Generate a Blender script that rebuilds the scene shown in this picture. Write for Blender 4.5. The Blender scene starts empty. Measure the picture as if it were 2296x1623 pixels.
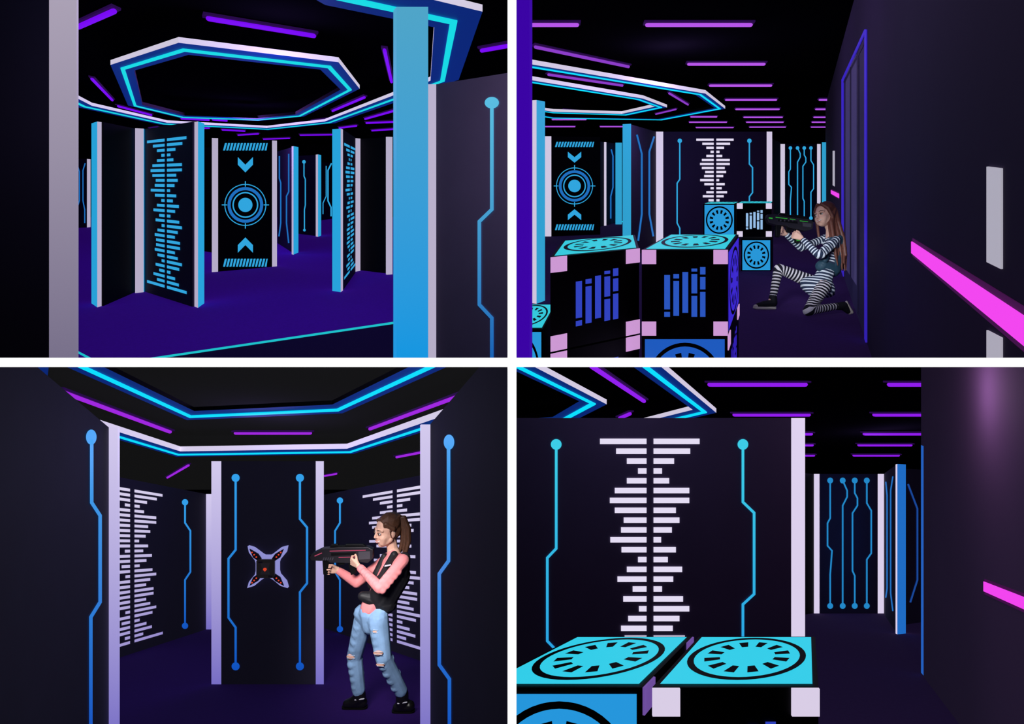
import bpy, bmesh, math, random
from mathutils import Vector, Matrix
random.seed(4)
F=1200.0; U0=1148.0; V0=811.5; CZ=3.0
sc=bpy.context.scene
try:
    sc.view_settings.view_transform='Standard'; sc.view_settings.look='None'
except Exception: pass
w=bpy.data.worlds.new("world"); sc.world=w; w.use_nodes=True
w.node_tree.nodes['Background'].inputs[0].default_value=(0.25,0.2,0.5,1)
w.node_tree.nodes['Background'].inputs[1].default_value=0.005
cam=bpy.data.cameras.new("camera"); camo=bpy.data.objects.new("camera",cam)
sc.collection.objects.link(camo); sc.camera=camo
cam.sensor_fit='HORIZONTAL'; cam.sensor_width=36; cam.lens=36*F/2296; cam.clip_start=0.05; cam.clip_end=200
camo.location=(0,0,CZ); camo.rotation_euler=(math.pi/2,0,0)

# ---------------------------------------------------------------- materials
def lin(c):
    o=[]
    for x in c:
        x/=255.0
        o.append(x/12.92 if x<=0.04045 else ((x+0.055)/1.055)**2.4)
    return (o[0],o[1],o[2],1)
MC={}
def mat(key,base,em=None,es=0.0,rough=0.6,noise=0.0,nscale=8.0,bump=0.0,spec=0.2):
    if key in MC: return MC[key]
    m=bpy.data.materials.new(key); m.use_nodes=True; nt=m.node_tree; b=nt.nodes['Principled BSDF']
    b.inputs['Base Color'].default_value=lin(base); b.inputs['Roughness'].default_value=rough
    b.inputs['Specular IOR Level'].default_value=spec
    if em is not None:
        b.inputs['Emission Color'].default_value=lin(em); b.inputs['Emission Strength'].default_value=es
    if noise>0 or bump>0:
        tc=nt.nodes.new('ShaderNodeTexCoord'); n=nt.nodes.new('ShaderNodeTexNoise'); n.inputs['Scale'].default_value=nscale
        n.inputs['Detail'].default_value=4
        nt.links.new(tc.outputs['Object'],n.inputs['Vector'])
        if noise>0:
            mx=nt.nodes.new('ShaderNodeMix'); mx.data_type='RGBA'
            c=lin(base); mx.inputs[6].default_value=tuple(x*(1-noise) for x in c[:3])+(1,)
            mx.inputs[7].default_value=tuple(min(1,x*(1+noise)) for x in c[:3])+(1,)
            nt.links.new(n.outputs['Fac'],mx.inputs[0]); nt.links.new(mx.outputs[2],b.inputs['Base Color'])
        if bump>0:
            bp=nt.nodes.new('ShaderNodeBump'); bp.inputs['Strength'].default_value=bump; bp.inputs['Distance'].default_value=0.01
            nt.links.new(n.outputs['Fac'],bp.inputs['Height']); nt.links.new(bp.outputs['Normal'],b.inputs['Normal'])
    MC[key]=m; return m
def stripes(key,c1,c2,period,duty=0.5,em=0.0):
    m=bpy.data.materials.new(key); m.use_nodes=True; nt=m.node_tree; b=nt.nodes['Principled BSDF']
    a=nt.nodes.new('ShaderNodeAttribute'); a.attribute_name='along'
    d=nt.nodes.new('ShaderNodeMath'); d.operation='DIVIDE'; d.inputs[1].default_value=period
    f=nt.nodes.new('ShaderNodeMath'); f.operation='FRACT'
    g=nt.nodes.new('ShaderNodeMath'); g.operation='GREATER_THAN'; g.inputs[1].default_value=duty
    mx=nt.nodes.new('ShaderNodeMix'); mx.data_type='RGBA'; mx.inputs[6].default_value=lin(c1); mx.inputs[7].default_value=lin(c2)
    nt.links.new(a.outputs['Fac'],d.inputs[0]); nt.links.new(d.outputs[0],f.inputs[0]); nt.links.new(f.outputs[0],g.inputs[0])
    nt.links.new(g.outputs[0],mx.inputs[0]); nt.links.new(mx.outputs[2],b.inputs['Base Color']); b.inputs['Roughness'].default_value=0.85
    b.inputs['Specular IOR Level'].default_value=0.1
    return m
def glow(key,c,s=1.0): return mat(key,(0,0,0),c,s)
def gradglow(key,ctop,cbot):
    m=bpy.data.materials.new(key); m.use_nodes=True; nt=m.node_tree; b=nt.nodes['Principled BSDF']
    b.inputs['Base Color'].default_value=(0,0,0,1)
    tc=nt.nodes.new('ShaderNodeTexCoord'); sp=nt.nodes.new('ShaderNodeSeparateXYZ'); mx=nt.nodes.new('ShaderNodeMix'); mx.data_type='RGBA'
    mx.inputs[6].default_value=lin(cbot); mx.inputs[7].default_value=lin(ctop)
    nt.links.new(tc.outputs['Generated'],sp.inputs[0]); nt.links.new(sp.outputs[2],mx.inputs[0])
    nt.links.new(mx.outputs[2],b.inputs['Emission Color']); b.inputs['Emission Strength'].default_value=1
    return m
BLACK=mat('black_board',(14,12,20),rough=.8,spec=.1)
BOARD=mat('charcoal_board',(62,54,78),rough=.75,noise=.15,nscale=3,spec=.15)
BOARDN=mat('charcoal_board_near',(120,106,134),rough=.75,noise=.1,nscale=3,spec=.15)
DARKC=mat('black_ceiling',(11,10,15),rough=.95,spec=.0)
NEON=glow('cyan_neon',(22,218,228),1.0); NEON3=glow('cyan_neon_b',(10,218,248),1.05)
RBLUE=mat('ring_blue_paint',(15,50,140),(12,44,128),.75)
RWHITE=mat('ring_white_edge',(200,190,210),(220,212,232),.85)
RDARK=mat('ring_dark_edge',(5,5,10))
INK1=glow('blue_ink',(48,165,222)); INK1D=glow('deep_blue_ink',(30,110,190)); INKW=glow('white_ink',(228,220,243),1.0)

# ---------------------------------------------------------------- mesh helpers
def link(o): sc.collection.objects.link(o); return o
def setmeta(o,label=None,cat=None,group=None,kind=None):
    if label:o["label"]=label
    if cat:o["category"]=cat
    if group:o["group"]=group
    if kind:o["kind"]=kind
def empty(name,loc,label,cat,group=None):
    o=bpy.data.objects.new(name,None); o.location=loc; o.empty_display_size=.1; link(o); setmeta(o,label,cat,group); return o
def adopt(o,root):
    if root is not None:
        o.parent=root; o.matrix_parent_inverse=Matrix.Translation(-Vector(root.location))
def mk(name,verts,faces,mats,mi=None,root=None,clip=None,smooth=False,recalc=True,**meta):
    bm=bmesh.new(); vs=[bm.verts.new(v) for v in verts]
    for i,f in enumerate(faces):
        try: fc=bm.faces.new([vs[k] for k in f])
        except ValueError: continue
        fc.material_index=mi[i] if mi else 0; fc.smooth=smooth
    if clip is not None:
        sx,sz=clip
        for co,no in (((sx*.006,0,0),(sx,0,0)),((0,0,CZ+sz*.006),(0,0,sz))):
            g=list(bm.verts)+list(bm.edges)+list(bm.faces)
            r=bmesh.ops.bisect_plane(bm,geom=g,plane_co=co,plane_no=no,clear_inner=True)
            ed=[e for e in r['geom_cut'] if isinstance(e,bmesh.types.BMEdge) and e.is_boundary]
            if ed and recalc:
                try: bmesh.ops.holes_fill(bm,edges=ed)
                except Exception: pass
    if recalc: bmesh.ops.recalc_face_normals(bm,faces=bm.faces)
    if len(bm.verts)==0: bm.free(); return None
    xs=[v.co for v in bm.verts]
    o0=Vector(((min(v.x for v in xs)+max(v.x for v in xs))/2,(min(v.y for v in xs)+max(v.y for v in xs))/2,min(v.z for v in xs)))
    for v in bm.verts: v.co-=o0
    me=bpy.data.meshes.new(name); bm.to_mesh(me); bm.free()
    if not isinstance(mats,(list,tuple)): mats=[mats]
    for m in mats: me.materials.append(m)
    o=bpy.data.objects.new(name,me); o.location=o0; link(o); adopt(o,root); setmeta(o,**meta); return o
def boxpts(base,ups):
    n=len(base); v=list(base)+[b+u for b,u in zip(base,ups)]
    f=[tuple(range(n)),tuple(range(n,2*n))]+[(i,(i+1)%n,n+(i+1)%n,n+i) for i in range(n)]
    return v,f

class Bay:
    def __init__(s,vh,h,vp,sx,sz): s.vh=vh;s.h=h;s.vp=vp;s.clip=(sx,sz); s.rake=(V0-vh)/F
    def at(s,u,v,Y): return Vector(((u-U0)/F*Y,Y,CZ+(V0-v)/F*Y))
    def G(s,u,v): return s.at(u,v,F*s.h/(v-s.vh))
    def C(s,u,v,H): return s.at(u,v,F*(H-s.h)/(s.vh-v))
    def fz(s,y,H=0): return CZ+s.rake*y-s.h+H
    def D(s,d): return Vector(((s.vp-U0)/F,1,s.rake))*d
class Wall:
    def __init__(s,bay,A,B,H=2.2,world=False):
        s.bay=bay; s.A=A if world else bay.G(*A); s.B=B if world else bay.G(*B); s.H=H
        d=(s.B-s.A); n=Vector((-d.y,d.x,0)).normalized()
        if s.A.x*n.x+s.A.y*n.y<0: n=-n
        s.n=n
    def px(s,u,v,off=.006):
        r=Vector(((u-U0)/F,1,(V0-v)/F)); Y=(s.A.x*s.n.x+s.A.y*s.n.y)/(r.x*s.n.x+r.y*s.n.y)
        return Vector((0,0,CZ))+r*Y-s.n*off
    def st(s,a,t,off=.006): return s.A+(s.B-s.A)*a+Vector((0,0,s.H*t))-s.n*off
    def board(s,root,m,th=.06,name='board',**meta):
        a,b=s.A,s.B; bk=s.n*th; bk.z=s.bay.rake*bk.y
        v,f=boxpts([a,b,b+bk,a+bk],[Vector((0,0,s.H))]*4)
        return mk(name,v,f,m,root=root,clip=s.bay.clip,**meta)
def post(bay,root,pts,mats,H=2.2,name='post',depth=.05):
    P=[bay.G(*p) for p in pts]
    if len(P)==2:
        d=bay.D(depth); P=[P[0],P[1],P[1]+d,P[0]+d]
    else: P=[P[0],P[1],P[2],P[0]+P[2]-P[1]]
    v,f=boxpts(P,[Vector((0,0,H))]*4)
    mi=[0,0,0,1,0,1]
    return mk(name,v,f,mats,mi,root=root,clip=bay.clip)

# 2D pattern helpers -> lists of polygons
def rect(x0,y0,x1,y1): return [[(x0,y0),(x1,y0),(x1,y1),(x0,y1)]]
def disc(cx,cy,r,n=28,ry=None):
    ry=ry or r; return [[(cx+r*math.cos(2*math.pi*i/n),cy+ry*math.sin(2*math.pi*i/n)) for i in range(n)]]
def ring(cx,cy,r1,r2,n=40):
    o=[]
    for i in range(n):
        a=2*math.pi*i/n;b=2*math.pi*(i+1)/n
        o.append([(cx+r1*math.cos(a),cy+r1*math.sin(a)),(cx+r2*math.cos(a),cy+r2*math.sin(a)),(cx+r2*math.cos(b),cy+r2*math.sin(b)),(cx+r1*math.cos(b),cy+r1*math.sin(b))])
    return o
def poly(pts,wd):
    o=[];h=wd/2
    ofs=[]
    for i,p in enumerate(pts):
        ns=[]
        for j in (i-1,i):
            if 0<=j<len(pts)-1:
                dx=pts[j+1][0]-pts[j][0];dy=pts[j+1][1]-pts[j][1];L=math.hypot(dx,dy);ns.append((-dy/L,dx/L))
        nx=sum(a[0] for a in ns);ny=sum(a[1] for a in ns);L=math.hypot(nx,ny);nx/=L;ny/=L
        c=max(.5,nx*ns[0][0]+ny*ns[0][1]);ofs.append((nx*h/c,ny*h/c))
    for i in range(len(pts)-1):
        a,b=pts[i],pts[i+1];p,q=ofs[i],ofs[i+1]
        o.append([(a[0]+p[0],a[1]+p[1]),(b[0]+q[0],b[1]+q[1]),(b[0]-q[0],b[1]-q[1]),(a[0]-p[0],a[1]-p[1])])
    return o
def chev(cx,cy,w_,h):
    return [[(cx-w_,cy-h),(cx,cy),(cx,cy+h),(cx-w_,cy)],[(cx,cy),(cx+w_,cy-h),(cx+w_,cy),(cx,cy+h)]]
def hatch(x0,y0,x1,y1,n):
    o=[];st=(x1-x0)/n
    for i in range(n):
        a=x0+i*st;o.append([(a,y1),(a+st*.62,y1),(min(x1,a+st*1.25),y0),(min(x1,a+st*.6),y0)])
    return o
LW=[104,68,44,19,44,71,82,71,51,57,81,56,19,44,65,31,52,17,41,57,49]
RW=[103,82,46,19,35,80,80,50,58,41,17,50,32,64,44,19,66,80,58,43,70]
def bars(x0,y0,x1,y1,n,mir=False,gap=.035,fill=.56,crop=None):
    o=[];xc=(x0+x1)/2;hw=(x1-x0)/2;g=(x1-x0)*gap;p=(y1-y0)/(n-1+fill)
    for i in range(n):
        k=i if i<21 else 41-i
        k=max(0,min(20,k)); ya=y0+i*p;yb=ya+p*fill
        l=LW[k]/104*(hw-g);r=RW[k]/104*(hw-g)
        if n>21 and i==n-1: l=r=hw-g
        o+=rect(xc-g-l,ya,xc-g,yb)+rect(xc+g,ya,xc+g+r,yb)
    return o
def decal(name,polys,fn,m,root,clip,mi=None,**meta):
    v=[];f=[]
    for p in polys:
        k=len(v); v+=[fn(*q) for q in p]; f.append(tuple(range(k,k+len(p))))
    return mk(name,v,f,m,mi,root=root,clip=clip,recalc=False,**meta)

# ---------------------------------------------------------------- lamps / rings
TUBEHALO=glow('tube_halo',(40,10,72),.9)  # dim glow on a wider plate, painted in as the tube's halo
def tube(bay,p,q,H,m,r=.018,grp='ceiling light tubes',lab='glowing purple light tube fixed under a black ceiling'):
    a=bay.C(p[0],p[1],H);b=bay.C(q[0],q[1],H);d=(b-a).normalized()
    up=Vector((0,0,1)); s=d.cross(up).normalized(); up=s.cross(d)
    N=10; st=[(0,.45),(.012,.9),(.03,1)]; L=(b-a).length
    rows=[(t,k) for t,k in st]+[(L-t,k) for t,k in reversed(st)]
    v=[];f=[];mi=[]
    for t,k in rows:
        for i in range(N):
            an=2*math.pi*i/N; v.append(a+d*t+(s*math.cos(an)+up*math.sin(an))*r*k)
    for j in range(len(rows)-1):
        for i in range(N): f.append((j*N+i,j*N+(i+1)%N,(j+1)*N+(i+1)%N,(j+1)*N+i)); mi.append(0)
    f.append(tuple(range(N)));mi.append(0);f.append(tuple(range((len(rows)-1)*N,len(rows)*N)));mi.append(0)
    k=len(v)
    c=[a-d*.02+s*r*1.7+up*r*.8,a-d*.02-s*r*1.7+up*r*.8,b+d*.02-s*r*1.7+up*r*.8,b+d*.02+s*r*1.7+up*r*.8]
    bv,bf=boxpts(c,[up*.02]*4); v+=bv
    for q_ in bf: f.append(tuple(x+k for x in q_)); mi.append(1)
    mk('ceiling_light_tube',v,f,[m,TUBEHALO],mi,clip=bay.clip,label=lab,cat='ceiling light',group=grp)
def offs(P,d,K):
    n=len(P);Q=[(p.x,p.y/K) for p in P]; A=sum(Q[i][0]*Q[(i+1)%n][1]-Q[(i+1)%n][0]*Q[i][1] for i in range(n)); sg=1 if A>0 else -1
    out=[]
    for i in range(n):
        a,b,c=Q[i-1],Q[i],Q[(i+1)%n]
        def nn(p,q):
            dx=q[0]-p[0];dy=q[1]-p[1];L=math.hypot(dx,dy) or 1;return (dy/L*sg,-dx/L*sg)
        n1=nn(a,b);n2=nn(b,c);mx=n1[0]+n2[0];my=n1[1]+n2[1];L=math.hypot(mx,my) or 1;mx/=L;my/=L
        c_=max(.35,mx*n1[0]+my*n1[1]); out.append((b[0]+mx*d/c_,(b[1]+my*d/c_)*K))
    return out
def ringlight(bay,pts,H,wd,ln,th,mo,mi_,K=1.8,lab='octagonal hanging ring light with cyan neon line',bias=0,neon=None):
    ax=(bay.vp-U0)/F
    P=[bay.C(u,v,H) for u,v in pts]
    L=[Vector((p.x-ax*p.y,p.y,0)) for p in P]
    def W(q,z): return Vector((q[0]+ax*q[1],q[1],bay.fz(q[1],z)))
    o=offs(L,wd*(1+bias),K);i=offs(L,-wd*(1-bias),K);n=len(P)
    v=[W(q,H) for q in o]+[W(q,H) for q in i]+[W(q,H+th) for q in o]+[W(q,H+th) for q in i]
    f=[];m=[]
    for k in range(n):
        j=(k+1)%n
        f+=[(k,j,n+j,n+k),(2*n+k,2*n+j,3*n+j,3*n+k),(k,j,2*n+j,2*n+k),(n+k,n+j,3*n+j,3*n+k)];m+=[0,3,1,2]
    root=empty('ceiling_ring_light',sum(P,Vector())/n,lab,'ceiling light','octagonal ceiling rings')
    mk('frame',v,f,[RBLUE,mo,mi_,RDARK],m,root=root,clip=bay.clip,recalc=False)
    o=offs(L,ln,K);i=offs(L,-ln,K)
    v=[W(q,H-.004) for q in o]+[W(q,H-.004) for q in i]+[W(q,H-.016) for q in o]+[W(q,H-.016) for q in i];f=[]
    for k in range(n):
        j=(k+1)%n; f+=[(k,j,n+j,n+k),(2*n+k,2*n+j,3*n+j,3*n+k),(k,j,2*n+j,2*n+k),(n+k,n+j,3*n+j,3*n+k)]
    mk('neon_strip',v,f,neon or NEON,root=root,clip=bay.clip,recalc=False)
def plane(bay,name,x0,x1,y0,y1,H,m,th=.05,**meta):
    base=[Vector((x0,y0,bay.fz(y0,H))),Vector((x1,y0,bay.fz(y0,H))),Vector((x1,y1,bay.fz(y1,H))),Vector((x0,y1,bay.fz(y1,H)))]
    v,f=boxpts(base,[Vector((0,0,th if H>1 else -th))]*4)
    return mk(name,v,f,m,clip=bay.clip,kind='structure',**meta)
def backwall(bay,x0,x1,y,H,m):
    z=bay.fz(y); base=[Vector((x0,y,z)),Vector((x1,y,z)),Vector((x1,y+.1,z)),Vector((x0,y+.1,z))]
    v,f=boxpts(base,[Vector((0,0,H))]*4); mk('wall_back',v,f,m,clip=bay.clip,kind='structure')
def light(loc,col,power,size=.3,typ='POINT',tgt=None,ang=90):
    l=bpy.data.lights.new('lamp',typ); l.color=col; l.energy=power
    l.shadow_soft_size=size
    if typ=='SPOT': l.spot_size=math.radians(ang); l.spot_blend=.8
    o=bpy.data.objects.new('fill_lamp',l); o.location=loc; link(o)  # unseen fill lamp, added to brighten floors, boards, walls and figures
    if tgt is not None: o.rotation_euler=(Vector(tgt)-Vector(loc)).to_track_quat('-Z','Y').to_euler()
    setmeta(o,'unseen fill light added to brighten the room','light'); return o
def panel_root(w_,lab,grp='maze partition panels'):
    return empty('partition_panel',(w_.A+w_.B)/2,lab,'partition',grp)

# ================================================================ dividers between the four rooms
WHITE=mat('white_edge',(255,255,255),(255,255,255),1.0)
t=20/F*.9
def cuboid(name,a,b,m,**k):
    base=[Vector((a[0],a[1],a[2])),Vector((b[0],a[1],a[2])),Vector((b[0],b[1],a[2])),Vector((a[0],b[1],a[2]))]
    v,f=boxpts(base,[Vector((0,0,b[2]-a[2]))]*4); return mk(name,v,f,m,**k)
cuboid('wall_middle',(-.004,.92,-9),(.004,26,14),BLACK,kind='structure')
cuboid('floor',(-26,.92,CZ-.004),(26,26,CZ+.004),BLACK,kind='structure')
cuboid('trim_1',(-t/2,.9,CZ-1.2),(t/2,.92,CZ+1.2),WHITE,kind='structure')
cz=CZ+(V0-812.5)/F*.9
cuboid('trim_2',(-1.4,.898,cz-t*.525),(1.4,.918,cz+t*.525),WHITE,kind='structure')

# ================================================================ BAY 1 (octagon arena)
B1=Bay(405,1.5,575,-1,1)
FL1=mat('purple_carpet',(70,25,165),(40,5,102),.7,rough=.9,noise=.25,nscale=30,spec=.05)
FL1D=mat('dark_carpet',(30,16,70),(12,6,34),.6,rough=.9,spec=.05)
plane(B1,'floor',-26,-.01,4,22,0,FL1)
plane(B1,'ceiling',-26,-.01,1.5,22,3.02,DARKC)
backwall(B1,-26,-.01,22,3.1,BLACK)
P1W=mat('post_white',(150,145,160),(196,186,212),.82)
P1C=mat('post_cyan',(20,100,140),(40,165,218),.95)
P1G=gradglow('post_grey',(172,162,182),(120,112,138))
T1=glow('purple_tube',(114,8,230),1.15)
def flo(bay,polys,m,name='trim_floor',z=.004):
    def fn(u,v):
        p=bay.G(u,v); p.z+=z; return p
    return decal(name,polys,fn,m,None,bay.clip,kind='structure')
flo(B1,[[(355,803),(889,724),(1160,690),(1160,815),(300,815)]],FL1D,name='trim_3',z=.003)
flo(B1,poly([(330,807),(889,724),(1160,684)],5)+poly([(150,778),(215,812)],5),glow('floor_cyan',(25,190,200)),name='trim_4',z=.006)
R1=[(275,152),(412,110),(738,148),(785,200),(672,259),(578,268),(410,262),(303,236)]
ringlight(B1,R1,2.7,.11,.02,.05,RWHITE,RDARK,K=1.9)
R2=[(100,-420),(40,60),(95,192),(190,238),(368,277),(600,289),(738,274),(889,219),(992,180),(1017,47),(760,-9)]
ringlight(B1,R2,2.7,.15,.024,.05,RWHITE,RWHITE,K=1.6,bias=.15)
for p,q in [((462,41),(708,81)),((172,62),(258,24)),((206,177),(252,225)),((264,238),(340,258)),((862,112),(878,184)),((1077,114),(1150,101)),
            ((745,249),(818,218)),((818,267),(889,247)),((820,276),(889,273)),((833,293),(889,289)),((405,266),(470,269)),((475,268),(510,271)),((640,281),(680,276)),
            ((355,286),(335,289)),((672,303),(745,302)),((533,303),(580,300)),((497,291),(550,294)),((430,288),(470,287)),((590,312),(650,310)),((700,272),(735,268)),((760,287),(800,282))]:
    tube(B1,p,q,2.96,T1,.021)
def simple(bay,A,B,m=BOARD,lab='black partition board with pale edge posts',H=2.2):
    W=Wall(bay,A,B,H); r=panel_root(W,lab); W.board(r,m); return W,r
W,r=simple(B1,(232,686),(303,655),BLACK,'plain black partition board with a white and cyan corner post')
post(B1,r,[(205,680),(218,689),(232,685)],[P1C,P1W])
W,r=simple(B1,(322,653),(432,688),BOARD,'black partition board printed with blue sound-wave bars between white posts')
post(B1,r,[(303,657),(322,655)],[P1W,P1C]); 
post(B1,r,[(432,686),(444,690),(458,680)],[P1W,P1C])
decal('bar_graphic',bars(.09,.925,.9,.06,30,gap=.03),lambda a,b:W.st(a,b),INK1,r,B1.clip)
def target(W,r,bay,cx,y0,y1,s,ink,inkd):
    cy=(y0+y1)/2; H=y1-y0
    pl=hatch(cx-s,y0,cx+s,y0+H*.06,14)+hatch(cx-s,y1-H*.065,cx+s,y1,14)
    pl+=chev(cx,y0+H*.175,s*.34,H*.062)
    pl+=[[ (x,2*cy-y) for x,y in p] for p in chev(cx,y0+H*.175,s*.34,H*.062)]
    pl+=disc(cx,cy,s*.32)+ring(cx,cy,s*.52,s*.58)+ring(cx,cy,s*.9,s*.94)
    for dx,dy in ((1,0),(-1,0),(0,1),(0,-1)):
        pl+=poly([(cx+dx*s*.82,cy+dy*s*.82),(cx+dx*s*1.06,cy+dy*s*1.06)],s*.045)
    decal('target_graphic',pl,lambda a,b:W.px(a,b),ink,r,bay.clip)
    decal('target_ring_graphic',ring(cx,cy,s*.66,s*.8),lambda a,b:W.px(a,b,.005),inkd,r,bay.clip)
W,r=simple(B1,(489,609),(610,598),BLACK,'black partition board printed with a blue target and chevrons between white posts')
post(B1,r,[(475,610),(489,609)],[P1W,P1W]); post(B1,r,[(610,598),(621,597)],[P1W,P1W])
target(W,r,B1,550,321,598,50,INK1,INK1D)
W,r=simple(B1,(440,560),(475,566),BLACK,'black partition board half hidden behind another panel')
post(B1,r,[(458,543),(467,543)],[P1W,P1W])
W,r=simple(B1,(622,545),(655,566),BOARD,'dark partition board with thin blue circuit lines and a cyan post')
post(B1,r,[(654,570),(658,571),(669,566)],[P1W,P1C])
decal('circuit_graphic',poly([(627,350),(627,400),(630,410),(630,500),(626,530)],3)+poly([(648,345),(648,430),(643,440),(643,500),(648,545)],3),lambda a,b:W.px(a,b),INK1D,r,B1.clip)
W,r=simple(B1,(669,524),(708,529),BOARD,'dark partition board with a blue circuit line and cyan post')
post(B1,r,[(708,530),(713,531),(720,528)],[P1W,P1C])
decal('circuit_graphic',disc(682,363,4)+poly([(682,365),(682,395),(685,402),(685,460),(683,470),(683,515)],2.5)+disc(683,516,3),lambda a,b:W.px(a,b),INK1,r,B1.clip)
W,r=simple(B1,(721,494),(746,490),BOARD,'distant dark partition board with pale blue circuit lines')
decal('circuit_graphic',poly([(743,366),(735,382),(735,450),(742,465),(742,485)],3)+poly([(731,372),(731,440),(724,455),(724,480)],2),lambda a,b:W.px(a,b),INK1,r,B1.clip)
W,r=simple(B1,(769,651),(797,611),BOARD,'black partition board printed with blue sound-wave bars beside a cyan post')
post(B1,r,[(745,652),(764,655),(769,651)],[P1C,P1W])
decal('bar_graphic',bars(.06,.92,.95,.06,30,gap=.04),lambda a,b:W.st(a,b),INK1,r,B1.clip)
W,r=simple(B1,(808,606),(867,613),BLACK,'plain black partition board between white posts')
post(B1,r,[(797,609),(808,607)],[P1W,P1W]); post(B1,r,[(867,616),(880,615)],[P1W,P1W])
W,r=simple(B1,(880,484),(905,484),P1C,'distant cyan painted partition board')
W,r=simple(B1,(150,512),(195,510),BOARD,'distant dark partition board with blue circuit lines and white post')
post(B1,r,[(195,510),(202,509)],[P1W,P1W])
decal('circuit_graphic',poly([(191,366),(186,382),(186,450),(190,470),(190,500)],2.5)+poly([(174,372),(178,385),(178,450),(172,470),(172,500)],2.5),lambda a,b:W.px(a,b),INK1D,r,B1.clip)
W,r=simple(B1,(-420,1312),(110,1312),BOARD,'large dark partition board ending in a pale grey post')
post(B1,r,[(110,1312),(172,1312)],[P1G,P1G],depth=.02)
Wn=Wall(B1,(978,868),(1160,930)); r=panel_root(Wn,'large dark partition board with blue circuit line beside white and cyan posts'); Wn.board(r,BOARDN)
post(B1,r,[(960,868),(978,868)],[P1W,P1W])
CI=gradglow('circuit_ink',(90,190,225),(20,95,180))
decal('circuit_graphic',disc(1104,231,16,28,13)+poly([(1104,238),(1104,470),(1076,497),(1076,683),(1104,713),(1104,830)],8),lambda a,b:Wn.px(a,b),CI,r,B1.clip)
r=empty('corner_post',B1.G(920,1244),'wide square post painted glowing cyan','post')
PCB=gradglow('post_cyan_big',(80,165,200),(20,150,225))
post(B1,r,[(889,1240),(960,1240)],[PCB,PCB],name='post_body')

# ================================================================ BAY 2 (crate hall)
B2=Bay(384,1.43,1810,1,1)
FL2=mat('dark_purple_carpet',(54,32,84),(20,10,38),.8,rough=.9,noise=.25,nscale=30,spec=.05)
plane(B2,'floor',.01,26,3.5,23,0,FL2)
plane(B2,'ceiling',.01,26,1.5,23,3.27,DARKC)
backwall(B2,.01,26,23,3.4,BLACK)
T2=glow('lilac_tube',(176,82,224),1.1); T2B=glow('violet_tube',(140,60,200),1.0)
for p,q in [((1150,56),(1298,56)),((1447,56),(1687,56)),((1541,144),(1716,144)),((1590,192),(1731,192)),((1626,224),(1742,224)),((1836,224),(1875,224)),
 ((1649,245),(1748,245)),((1828,245),(1875,245)),((1667,263),(1755,263)),((1824,263),(1870,263)),((1673,274),(1757,274)),((1820,274),(1865,274)),((1680,285),(1762,285)),((1818,285),(1865,285)),
 ((1545,274),(1630,274)),((1560,286),(1645,286)),((1548,262),(1608,262)),((1222,284),(1290,284)),((1345,284),(1420,284)),((1237,268),(1315,268))]:
    tube(B2,p,q,3.22,T2,.022,'lilac ceiling tubes','glowing lilac light tube under a black ceiling')
for p,q in [((1198,105),(1411,150)),((1228,167),(1397,192)),((1500,209),(1543,235)),((1470,256),(1516,245)),((1262,247),(1330,253))]:
    tube(B2,p,q,3.22,T2B,.022,'lilac ceiling tubes','glowing lilac light tube under a black ceiling')
ringlight(B2,[(1000,117),(1570,211),(1614,243),(1482,268),(1240,264),(1050,232)],2.75,.10,.02,.06,RWHITE,RDARK,K=1.6,neon=NEON3)
ringlight(B2,[(1000,152),(1432,222),(1482,240),(1402,257),(1240,252),(1100,232)],2.75,.10,.02,.06,RWHITE,RWHITE,K=1.6,neon=NEON3)
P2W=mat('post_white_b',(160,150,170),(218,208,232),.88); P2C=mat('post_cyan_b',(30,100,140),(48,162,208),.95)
r=empty('corner_post',B2.G(1172,1300),'tall violet painted post beside the room edge','post')
post(B2,r,[(1150,1290),(1187,1290)],[mat('violet_paint',(40,6,110),(62,4,172),.9)]*2,name='post_body',H=2.6,depth=.02)
W,r=simple(B2,(1150,668),(1187,676),BOARD,'dark partition board with white and cyan corner post')
post(B2,r,[(1178,678),(1203,681),(1222,674)],[P2W,P2C])
W,r=simple(B2,(1235,530),(1346,526),BLACK,'black partition board printed with a blue target and chevrons')
post(B2,r,[(1222,530),(1236,530)],[P2W,P2W]); target(W,r,B2,1288,318,516,44,INK1,INK1D)
W,r=simple(B2,(1346,508),(1380,500),BOARD,'distant dark partition board beside thin cyan posts')
post(B2,r,[(1354,506),(1358,506)],[P2W,P2W]); post(B2,r,[(1380,503),(1393,503)],[P2C,P2C])
decal('circuit_graphic',poly([(1370,335),(1374,350),(1374,420),(1369,440),(1369,490)],3),lambda a,b:W.px(a,b),INK1D,r,B2.clip)
W=Wall(B2,(1413,580),(1471,549)); r=panel_root(W,'dark partition board with blue circuit lines and cyan post'); W.board(r,BOARD)
post(B2,r,[(1396,580),(1414,582)],[P2C,P2C],depth=.02)
decal('circuit_graphic',poly([(1427,302),(1438,345),(1438,480),(1430,540)],4)+poly([(1466,306),(1455,340),(1455,480),(1464,530)],4),lambda a,b:W.px(a,b,.008),INK1D,r,B2.clip)
W,r=simple(B2,(1487,549),(1719,549),BOARD,'wide dark partition board printed with white sound-wave bars and blue circuit lines')
post(B2,r,[(1471,549),(1487,549)],[P2W,P2W]); post(B2,r,[(1719,549),(1731,549)],[P2W,P2W])
decal('bar_graphic',bars(1561,311,1645,497,21),lambda a,b:W.px(a,b),INKW,r,B2.clip)
decal('circuit_graphic',disc(1524,316,5)+poly([(1524,318),(1524,402),(1518,411),(1518,500),(1524,512),(1524,545)],3)+disc(1680,316,5)+poly([(1680,318),(1680,368),(1687,376),(1687,432),(1680,441),(1680,520)],3),lambda a,b:W.px(a,b),INK1,r,B2.clip)
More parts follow.
